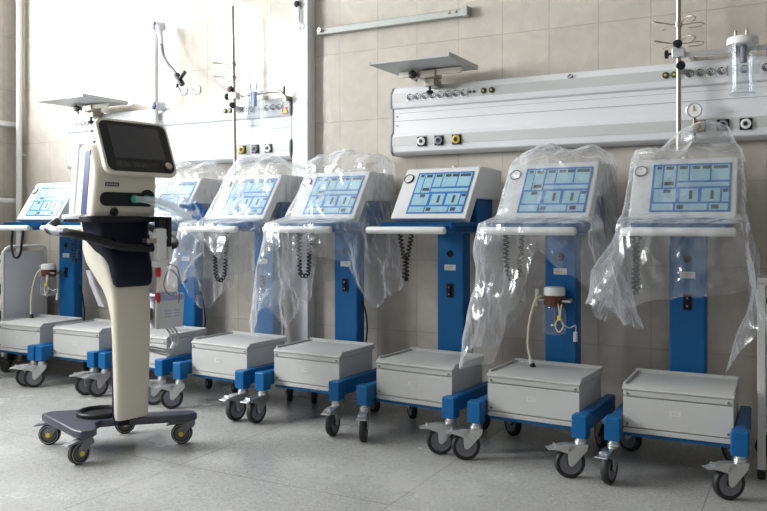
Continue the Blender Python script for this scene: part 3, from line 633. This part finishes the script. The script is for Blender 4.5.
def vcastor(x, y, a, brake=True):
    c = part('castor', lambda m: (m.lathe([(.026, .088), (.028, .092), (.026, .119)], seg=18),
        [m.prism([(-.025, .105), (.02, .110), (.052, .07), (.052, .04), (.036, .032), (.020, .042), (.0, .075), (-.025, .085)], 'y', s*.021-.0035, s*.021+.0035) for s in (-1, 1)], m.box(-.022, .028, -.024, .024, .088, .106)), 'hub', V, .002, loc=(x, y, FL), rot=(0, 0, R(a)), key='vcas')
    part('wheel', lambda m: (m.lathe([(.034, -.014), (.044, -.016), (.050, -.010), (.050, .010), (.044, .016), (.034, .014)], ax=(0, 1, 0), seg=32, cap=False), m.lathe([(.001, -.010), (.034, -.010), (.036, -.014), (.036, .014), (.034, .010), (.001, .010)], ax=(0, 1, 0), seg=32, mi=1),
        m.lathe([(.040, -.0168), (.0425, -.0172), (.0425, .0172), (.040, .0168)], ax=(0, 1, 0), seg=32, mi=2, cap=False)), ['rubber', 'dgrey', 'hose'], c, loc=(.036, 0, .050), key='vwh')
    part('hub_cap', lambda m: [m.cyl((.036, s*.009, .05), (.036, s*.027, .05), .011, 14) for s in (-1, 1)], 'yellow', c, key='vhub', label='yellow hub cap')
    if brake: part('brake_pedal', lambda m: (m.prism([(.02, .112), (.06, .108), (.105, .096), (.107, .090), (.06, .096), (.02, .098)], 'y', -.02, .02), [m.box(.082+.01*k, .087+.01*k, -.02, .02, .094-.002*k, .104-.0025*k) for k in range(2)]), 'hub', c, .002, key='vped')
rz_ = -13
vcastor(-.279, -.12, 214-rz_); vcastor(.096, -.172, 262-rz_); vcastor(.185, .312, 214-rz_); vcastor(-.20, .235, 235-rz_, False)
part('column_shell', lambda m: m.loft([sec(.140, .090, .136, YC-.078, YC+.076, .02), sec(.16, .086, .143, YC-.083, YC+.079, .025), sec(.30, .086, .146, YC-.087, YC+.083, .025), sec(.50, .086, .145, YC-.093, YC+.089, .025), sec(.62, .078, .140, YC-.097, YC+.093, .025),
    sec(.69, .050, .136, YC-.099, YC+.095, .025), sec(.74, .015, .130, YC-.103, YC+.096), sec(.80, -.045, .118, YC-.112, YC+.098), sec(.864, -.10, .10, YC-.124, YC+.102), sec(.92, -.12, .06, YC-.130, YC+.105), sec(.97, -.12, .0, YC-.13, YC+.105), sec(1.05, -.13, .0, YC-.135, YC+.105)]), 'beige', V)
part('navy_cover', lambda m: m.loft([sec(.752, .100, .136, YC-.082, YC+.082, .018), sec(.765, .092, .148, YC-.096, YC+.096, .026), sec(.80, .085, .153, YC-.102, YC+.100, .030), sec(.85, .070, .150, YC-.108, YC+.102, .035), sec(.885, .045, .142, YC-.118, YC+.102, .04), sec(.92, .0, .126, YC-.135, YC+.100, .03), sec(.97, -.06, .118, YC-.152, YC+.100, .03), sec(1.052, -.07, .125, YC-.162, YC+.100, .03)]), 'navy', V)
part('rear_column', lambda m: m.box(.02, .088, YC-.05, YC+.05, .10, .66), 'navy', V, .01)
part('rear_fin', lambda m: m.loft([sec(z, x0, x0+.045, YC-.104, YC-.090, .006) for z, x0 in ((.66, .0), (.70, -.035), (.76, -.085), (.82, -.12))]), 'fin', V, label='pale lilac-grey rear fin')
part('side_rail', lambda m: (m.box(.03, .08, YC+.08, YC+.118, .50, .74), [m.cyl((.055, YC+.112, z), (.055, YC+.14, z), .009, 8) for z in (.72, .73)]), 'steel', V, .003)
part('deck', lambda m: (m.prism([(a+.045, b+.0) for a, b in rrect(.27, .385, .06)], 'z', 1.050, 1.078)), 'black', V, .004)
part('deck_corner', lambda m: m.prism([(-.05, -.215), (.05, -.21), (.08, -.185), (.06, -.165), (-.05, -.165)], 'z', 1.064, 1.084), 'bar', V, .004, label='white deck corner')
hx = part('push_handle', lambda m: m.tube(spline([(-.14, -.19, 1.055), (-.10, -.25, 1.02), (.02, -.275, 1.008), (.11, -.25, 1.002), (.155, -.17, .978), (.175, -.06, .942), (.18, .06, .930), (.175, .16, .932), (.145, .255, .942), (.06, .29, .975), (-.04, .27, 1.012), (-.12, .20, 1.055)], 7), .0185, 14), 'black', V)
part('handle_grip', lambda m: m.tube(spline([(-.10, -.25, 1.022), (.02, -.275, 1.010), (.085, -.262, 1.006)], 7), .0205, 14), 'hub', hx, label='grey handle grip')
for s in (-1, 1): part('handle_strut', lambda m: m.cyl((.06, YC+s*.10, 1.0), (.165, YC+s*.09, .94), .014, 10), 'black', hx)
ch = part('chassis', lambda m: m.loft([sec(1.079, -.03, .142, -.168, .150, .02), sec(1.10, -.035, .150, -.168, .156, .03), sec(1.26, -.035, .152, -.155, .158, .03), sec(1.30, -.035, .142, -.152, .157, .03), sec(1.385, -.035, .100, -.146, .152, .03), sec(1.402, -.025, .080, -.138, .145, .03)]), 'beige', V)
part('navy_stripe', lambda m: m.loft([[(x, y, z) for x, y in ((.042, y0), (.088, y0), (.088, y0+.01), (.042, y0+.01))] for z, y0 in ((1.085, -.1700), (1.10, -.1700), (1.26, -.1572), (1.375, -.1485))]), 'stripe', ch, label='navy blue side stripe')
part('rear_casing', lambda m: m.loft([sec(1.08, -.075, -.01, -.176, .14, .02), sec(1.20, -.075, -.01, -.166, .14, .02), sec(1.41, -.075, -.01, -.150, .14, .02)]), 'white', ch, label='white rear casing')
def slot(m):
    pl = [(a, b) for a, b in rrect(.256, .062, .030)]
    m.prism([(a-.01, b+1.155) for a, b in pl], 'x', .146, .156)
    m.lathe([(.040, 0), (.040, .008)], (.149, .10, 1.162), (1, 0, 0), 20)
part('connection_recess', slot, 'black', ch)
part('name_plate', lambda m: (m.box(.148, .1545, -.112, -.045, 1.213, 1.230, 0), [m.box(.154, .1552, -.107+.012*k, -.100+.012*k, 1.218, 1.225, 1) for k in range(5)]), ['ink', 'hose'], ch)
part('front_knob', lambda m: m.lathe([(.018, 0), (.018, .016), (.013, .022)], (.146, -.07, 1.098), (1, 0, 0), 16), 'black', ch)
for y_ in (.03, .09):
    part('port', lambda m: (m.lathe([(.018, 0), (.018, .02), (.013, .02), (.013, .03)], (.15, y_, 1.157), (1, 0, 0), 18)), 'teal', ch, label='green-ringed hose port')
part('side_filter', lambda m: m.lathe([(.026, 0), (.030, .006), (.030, .03), (.02, .04)], (.05, .15, 1.19), (0, 1, 0), 18), 'hub', ch)
# display, swivelled and tilted on its own neck
n = Vector((math.cos(R(2)), math.sin(R(2)), 0)); tl = R(23)
Uv = Vector((0, 0, 1))*math.cos(tl)-n*math.sin(tl); Nv = n*math.cos(tl)+Vector((0, 0, 1))*math.sin(tl); Rv = Uv.cross(Nv)
rot = Matrix((Rv, Uv, Nv)).transposed().to_euler()
d = Vector((-2.765+2.9, -1.296+1.33, 0)); d.rotate(Matrix.Rotation(R(13), 3, 'Z')); dloc = Vector((d.x, d.y, 1.397))
def bez(w, h, r, sk=0): return [(a*(1+sk*b/h), b) for a, b in rrect(w, h, r, 6)]
ds = part('display_case', lambda m: m.loft([[(a, b, z) for a, b in bez(w, h, r)] for w, h, r, z in ((.24, .16, .03, -.075), (.33, .235, .04, -.05), (.378, .280, .042, -.02), (.384, .286, .044, -.004), (.378, .280, .042, .006))]), 'beige', V, loc=dloc, rot=rot)
part('bezel', lambda m: m.prism(bez(.354, .254, .034), 'z', .0055, .009), 'black', ds)
part('screen', lambda m: m.box(-.134, .134, -.062, .106, .0085, .0105), 'screen', ds, label='switched-off dark screen')
part('rotary_knob', lambda m: m.lathe([(.019, 0), (.018, .012), (.014, .016), (.001, .016)], (.138, -.094, .009), (0, 0, 1), 22), 'steel', ds, label='silver rotary knob')
part('key_row', lambda m: [m.box(x-.016, x+.016, -.105, -.082, .0088, .0098) for x in (-.12, -.08, -.03, .01)] + [m.box(.04, .085, -.093, -.089, .009, .0098)], 'screen', ds)
part('display_neck', lambda m: m.box(-.06, .06, -.12, .02, -.12, -.06), 'beige', ds, .01)
for z_ in (.07, .125): part('side_button', lambda m: m.cyl((-.19, z_-.04, -.03), (-.197, z_-.04, -.03), .006, 8), 'black', ds)

# things hanging on the cart
def wl_(x, y, z):
    v = Vector((x, y, z)); v.rotate(Matrix.Rotation(R(-13), 3, 'Z')); return v + Vector((-2.9, -1.33, 0))
t = thing('breathing_circuit', (0, 0, 0), 0, 'clear breathing hoses in a bag with blue connectors beside the beige cart', 'hose')
def corr(m, pts, r):
    P = spline(pts, 16); m.tube(P, [r*(1+.12*(k % 2)) for k in range(len(P))], 12)
for y0, e in ((.03, 0), (.09, .02)):
    part('hose', lambda m: corr(m, [wl_(.17, y0, 1.157), wl_(.22, y0+.03, 1.15), wl_(.20, y0+.10+e, 1.128), wl_(.17, .26+e, 1.095), wl_(.14, .33+e, 1.07)], .013), 'softhose', t)
def wrapbag(m):
    rings = []; N = 40
    axis = [wl_(.19, .14, 1.145), wl_(.18, .19, 1.14), wl_(.17, .25, 1.13), wl_(.16, .31, 1.115), wl_(.15, .36, 1.10), wl_(.14, .40, 1.085), wl_(.13, .425, 1.06)]
    P = spline(axis, 5)
    for k, p in enumerate(P):
        f = k/(len(P)-1); rr = .012+.05*math.sin(PI*min(1, f*1.05))**.7
        rg = []
        for j in range(N):
            a = 2*PI*j/N; v = Vector((math.cos(a)*.4, .25*math.cos(a), math.sin(a)*1.1))*rr
            q = (p+v)*16; v *= 1+.45*noise.noise(q)+.25*noise.noise(q*2.5); rg.append(p+v+Vector((0, 0, -.02*f)))
        rings.append(rg)
    m.loft(rings, 0, True)
part('clear_wrapper', wrapbag, 'film', t)
part('blue_connector', lambda m: (m.cyl(wl_(.17, .27, 1.13), wl_(.16, .33, 1.125), .010, 12), m.lathe([(.016, 0), (.020, .004), (.020, .02), (.014, .024)], wl_(.16, .33, 1.125), Vector((0, 1, 0)), 16), m.tube(spline([wl_(.15, .37, 1.15), wl_(.15, .40, 1.12), wl_(.15, .39, 1.08), wl_(.16, .35, 1.075)], 5), .007, 8)), 'brightblue', t, label='bright blue connector')
part('blue_band', lambda m: m.tube(spline([wl_(.14, .38, 1.145), wl_(.14, .425, 1.12), wl_(.14, .42, 1.08), wl_(.15, .38, 1.06)], 6), .005, 8), 'brightblue', t, label='blue elastic band')

t = thing('gas_manifold', wl_(.205, .135, .975), R(-13), 'white valve manifold with red fittings beside the beige cart column', 'valve')
part('valve_block', lambda m: (m.box(-.02, .02, -.024, .024, -.10, .045), m.cyl((0, -.05, .01), (0, .06, .0), .013, 12), m.cyl((0, 0, .045), (0, 0, .08), .012, 12), m.cyl((0, .05, -.11), (0, .045, .07), .012, 12), m.box(-.018, .018, -.035, .035, -.135, -.105)), 'white', t, .005)
part('mount', lambda m: m.box(-.03, .01, -.075, -.02, -.02, .0), 'steel', t)
for y_, z_ in ((-.01, -.18), (-.012, -.30)):
    part('red_fitting', lambda m: m.lathe([(.010, 0), (.013, .008), (.013, .04), (.009, .048)], (0, y_, z_), (0, 0, 1), 14), 'red', t, label='red gas fitting')
part('feed_hose', lambda m: (m.tube(spline([(0, -.01, -.12), (0, -.01, -.2), (.002, -.02, -.3), (.0, -.022, -.42)], 6), .006, 8)), 'white', t)
part('wire', lambda m: m.tube(spline([(0, .03, -.12), (.0, .09, -.14), (0, .11, -.22), (0, .06, -.27), (0, .02, -.22), (0, .05, -.15), (0, .10, -.19), (0, .105, -.28), (0, .10, -.31)], 7), .0028, 6), 'hub', t)
part('black_valve', lambda m: (m.box(-.02, .02, -.018, .02, .05, .10), m.box(-.015, .015, .03, .055, -.04, .10)), 'black', t, .004)

t = thing('compressor_unit', wl_(.03, .265, .535), R(-13), 'pale box with lilac lid hung on the side of the beige cart', 'device')
bd = part('casing', lambda m: m.loft([sec(0, -.06, .07, -.072, .072, .012), sec(.10, -.06, .075, -.075, .075, .012), sec(.135, -.06, .075, -.076, .076, .012)]), 'paleboxy', t)
part('lid', lambda m: m.loft([sec(.135, -.062, .078, -.079, .079, .014), sec(.158, -.062, .08, -.081, .081, .014), sec(.166, -.055, .072, -.073, .073, .014)]), 'lilac', bd, label='lilac lid')
part('lid_recess', lambda m: m.prism([(a+.008, b) for a, b in rrect(.10, .12, .02)], 'z', .164, .1685), 'ink', bd)
part('print', lambda m: (m.box(.072, .0765, -.05, .055, .045, .105, 0), [m.box(.076, .0772, -.042+.055*j, -.005+.05*j, .055+.014*k, .060+.014*k, 1) for j in (0, 1) for k in (0, 1, 2)]), ['paleboxy', 'lilac'], bd)
part('hanger', lambda m: m.box(-.02, .02, -.125, -.07, .04, .10), 'steel', bd, .003)
t = thing('drain_hoses', wl_(.06, .24, .0), R(-13), 'loose grey hoses looping below the lilac-lidded box', 'hose')
for k, (a, b, w_) in enumerate(((-.07, .05, .06), (-.075, .03, .05), (-.07, .07, .075))):
    part('hose', lambda m: m.tube(spline([(.0, b-.01, .535), (.01, b+.01, .50), (.02, w_, .44), (.03, .01, .405+.012*k), (.02, a, .43+.01*k), (.0, a-.05, .445)], 8), .005, 8), 'hose', t)
part('hose_clip', lambda m: (m.cyl((.03, .035, .43), (.03, .05, .46), .010, 10), m.cyl((.03, .02, .405), (.03, .0, .40), .009, 10)), 'white', t)

# ------------------------------------------------------------------ trolleys at both edges
t = thing('drawer_trolley', (-5.02, -.30, FL), 0, 'light grey drawer trolley with a tube frame behind the far left ventilator', 'trolley')
part('side_panel', lambda m: m.prism([(-.03, .20), (.30, .20), (.30, .86), (-.03, .86)], 'x', -.03, -.012), 'paleboxy', t, .003)
part('tube_frame', lambda m: m.tube(spline([(-.02, -.04, .12), (-.02, -.04, .30), (-.02, -.04, .80), (-.02, -.03, .865), (-.02, .02, .895), (-.02, .15, .898), (-.02, .27, .895), (-.02, .31, .86), (-.02, .315, .70), (-.02, .315, .12)], 6), .012, 10), 'bar', t)
part('carcass', lambda m: (m.box(-.44, -.03, -.02, .30, .20, .22), m.box(-.44, -.03, -.02, .30, .80, .82), m.box(-.44, -.43, -.02, .30, .20, .82), m.box(-.43, -.03, .27, .30, .22, .80)), 'bar', t)
for k in range(3):
    dr = part('drawer', lambda m: m.box(-.42, -.05, -.035, .25, .25+.19*k, .25+.19*k+(.10 if k < 2 else .15)), 'white', t, .004)
    part('drawer_pull', lambda m: m.box(-.30, -.16, -.05, -.034, .30+.19*k, .312+.19*k), 'hub', dr)
for x_ in (-.40, -.03):
    for y_ in (-.01, .29):
        part('castor', lambda m: (m.cyl((x_, y_, .06), (x_, y_, .20), .011, 10, 0), m.lathe([(.02, -.012), (.05, -.012), (.05, .012), (.02, .012)], (x_, y_, .05), (0, 1, 0), 20, 1)), ['steel', 'rubber'], t)

t = thing('instrument_table', (-.19, -.36, FL), 0, 'white steel instrument table at the right edge beside the rightmost ventilator', 'table')
for x_ in (.0, .55):
    for y_ in (.0, .36):
        lg = part('leg', lambda m: m.box(x_, x_+.032, y_, y_+.032, .04 if y_ == 0 else .1, .822), 'bar', t, .004)
        part('foot', lambda m: (m.lathe([(.014, .0), (.016, .004), (.016, .04)], (x_+.016, y_+.016, 0), seg=12) if y_ == 0 else (m.lathe([(.01, -.012), (.045, -.012), (.045, .012), (.01, .012)], (x_+.016, y_+.016, .045), (0, 1, 0), 20), m.cyl((x_+.016, y_+.016, .06), (x_+.016, y_+.016, .11), .01, 8))), 'rubber', lg)
part('top_frame', lambda m: (m.box(0, .582, 0, .03, .812, .84), m.box(0, .582, .362, .392, .812, .84), m.box(0, .03, .03, .362, .812, .84), m.box(.552, .582, .03, .362, .812, .84)), 'bar', t, .003)
part('tabletop', lambda m: m.box(.03, .552, .03, .362, .735, .748), 'hub', t)
dr = part('drawer', lambda m: m.box(.034, .50, .0, .34, .615, .732), 'white', t, .005)
part('drawer_pull', lambda m: m.box(.18, .32, -.018, .0, .665, .680), 'steel', dr)
part('brace', lambda m: (m.tube([(.02, .016, .27), (.12, .016, .42), (.30, .016, .612)], .009, 8), m.box(.03, .56, .006, .026, .20, .218), m.box(.03, .56, .366, .386, .20, .218)), 'bar', t)

# ------------------------------------------------------------------ camera and view
cam = bpy.data.cameras.new('camera'); co = bpy.data.objects.new('camera', cam); COL.objects.link(co)
co.location = (0, -4.0, 1.05); co.rotation_euler = (PI/2, 0, R(28.3))
cam.sensor_width = 36; cam.lens = 36*790/767; cam.shift_y = -(255.5-222.3)/767; cam.clip_start = .02
SC.camera = co
SC.cycles.transparent_max_bounces = 40
SC.cycles.max_bounces = 10; SC.cycles.diffuse_bounces = 3
vs = SC.view_settings; vs.view_transform = 'Standard'; vs.look = 'None'; vs.gamma = 1; vs.use_curve_mapping = False; vs.exposure = -.15
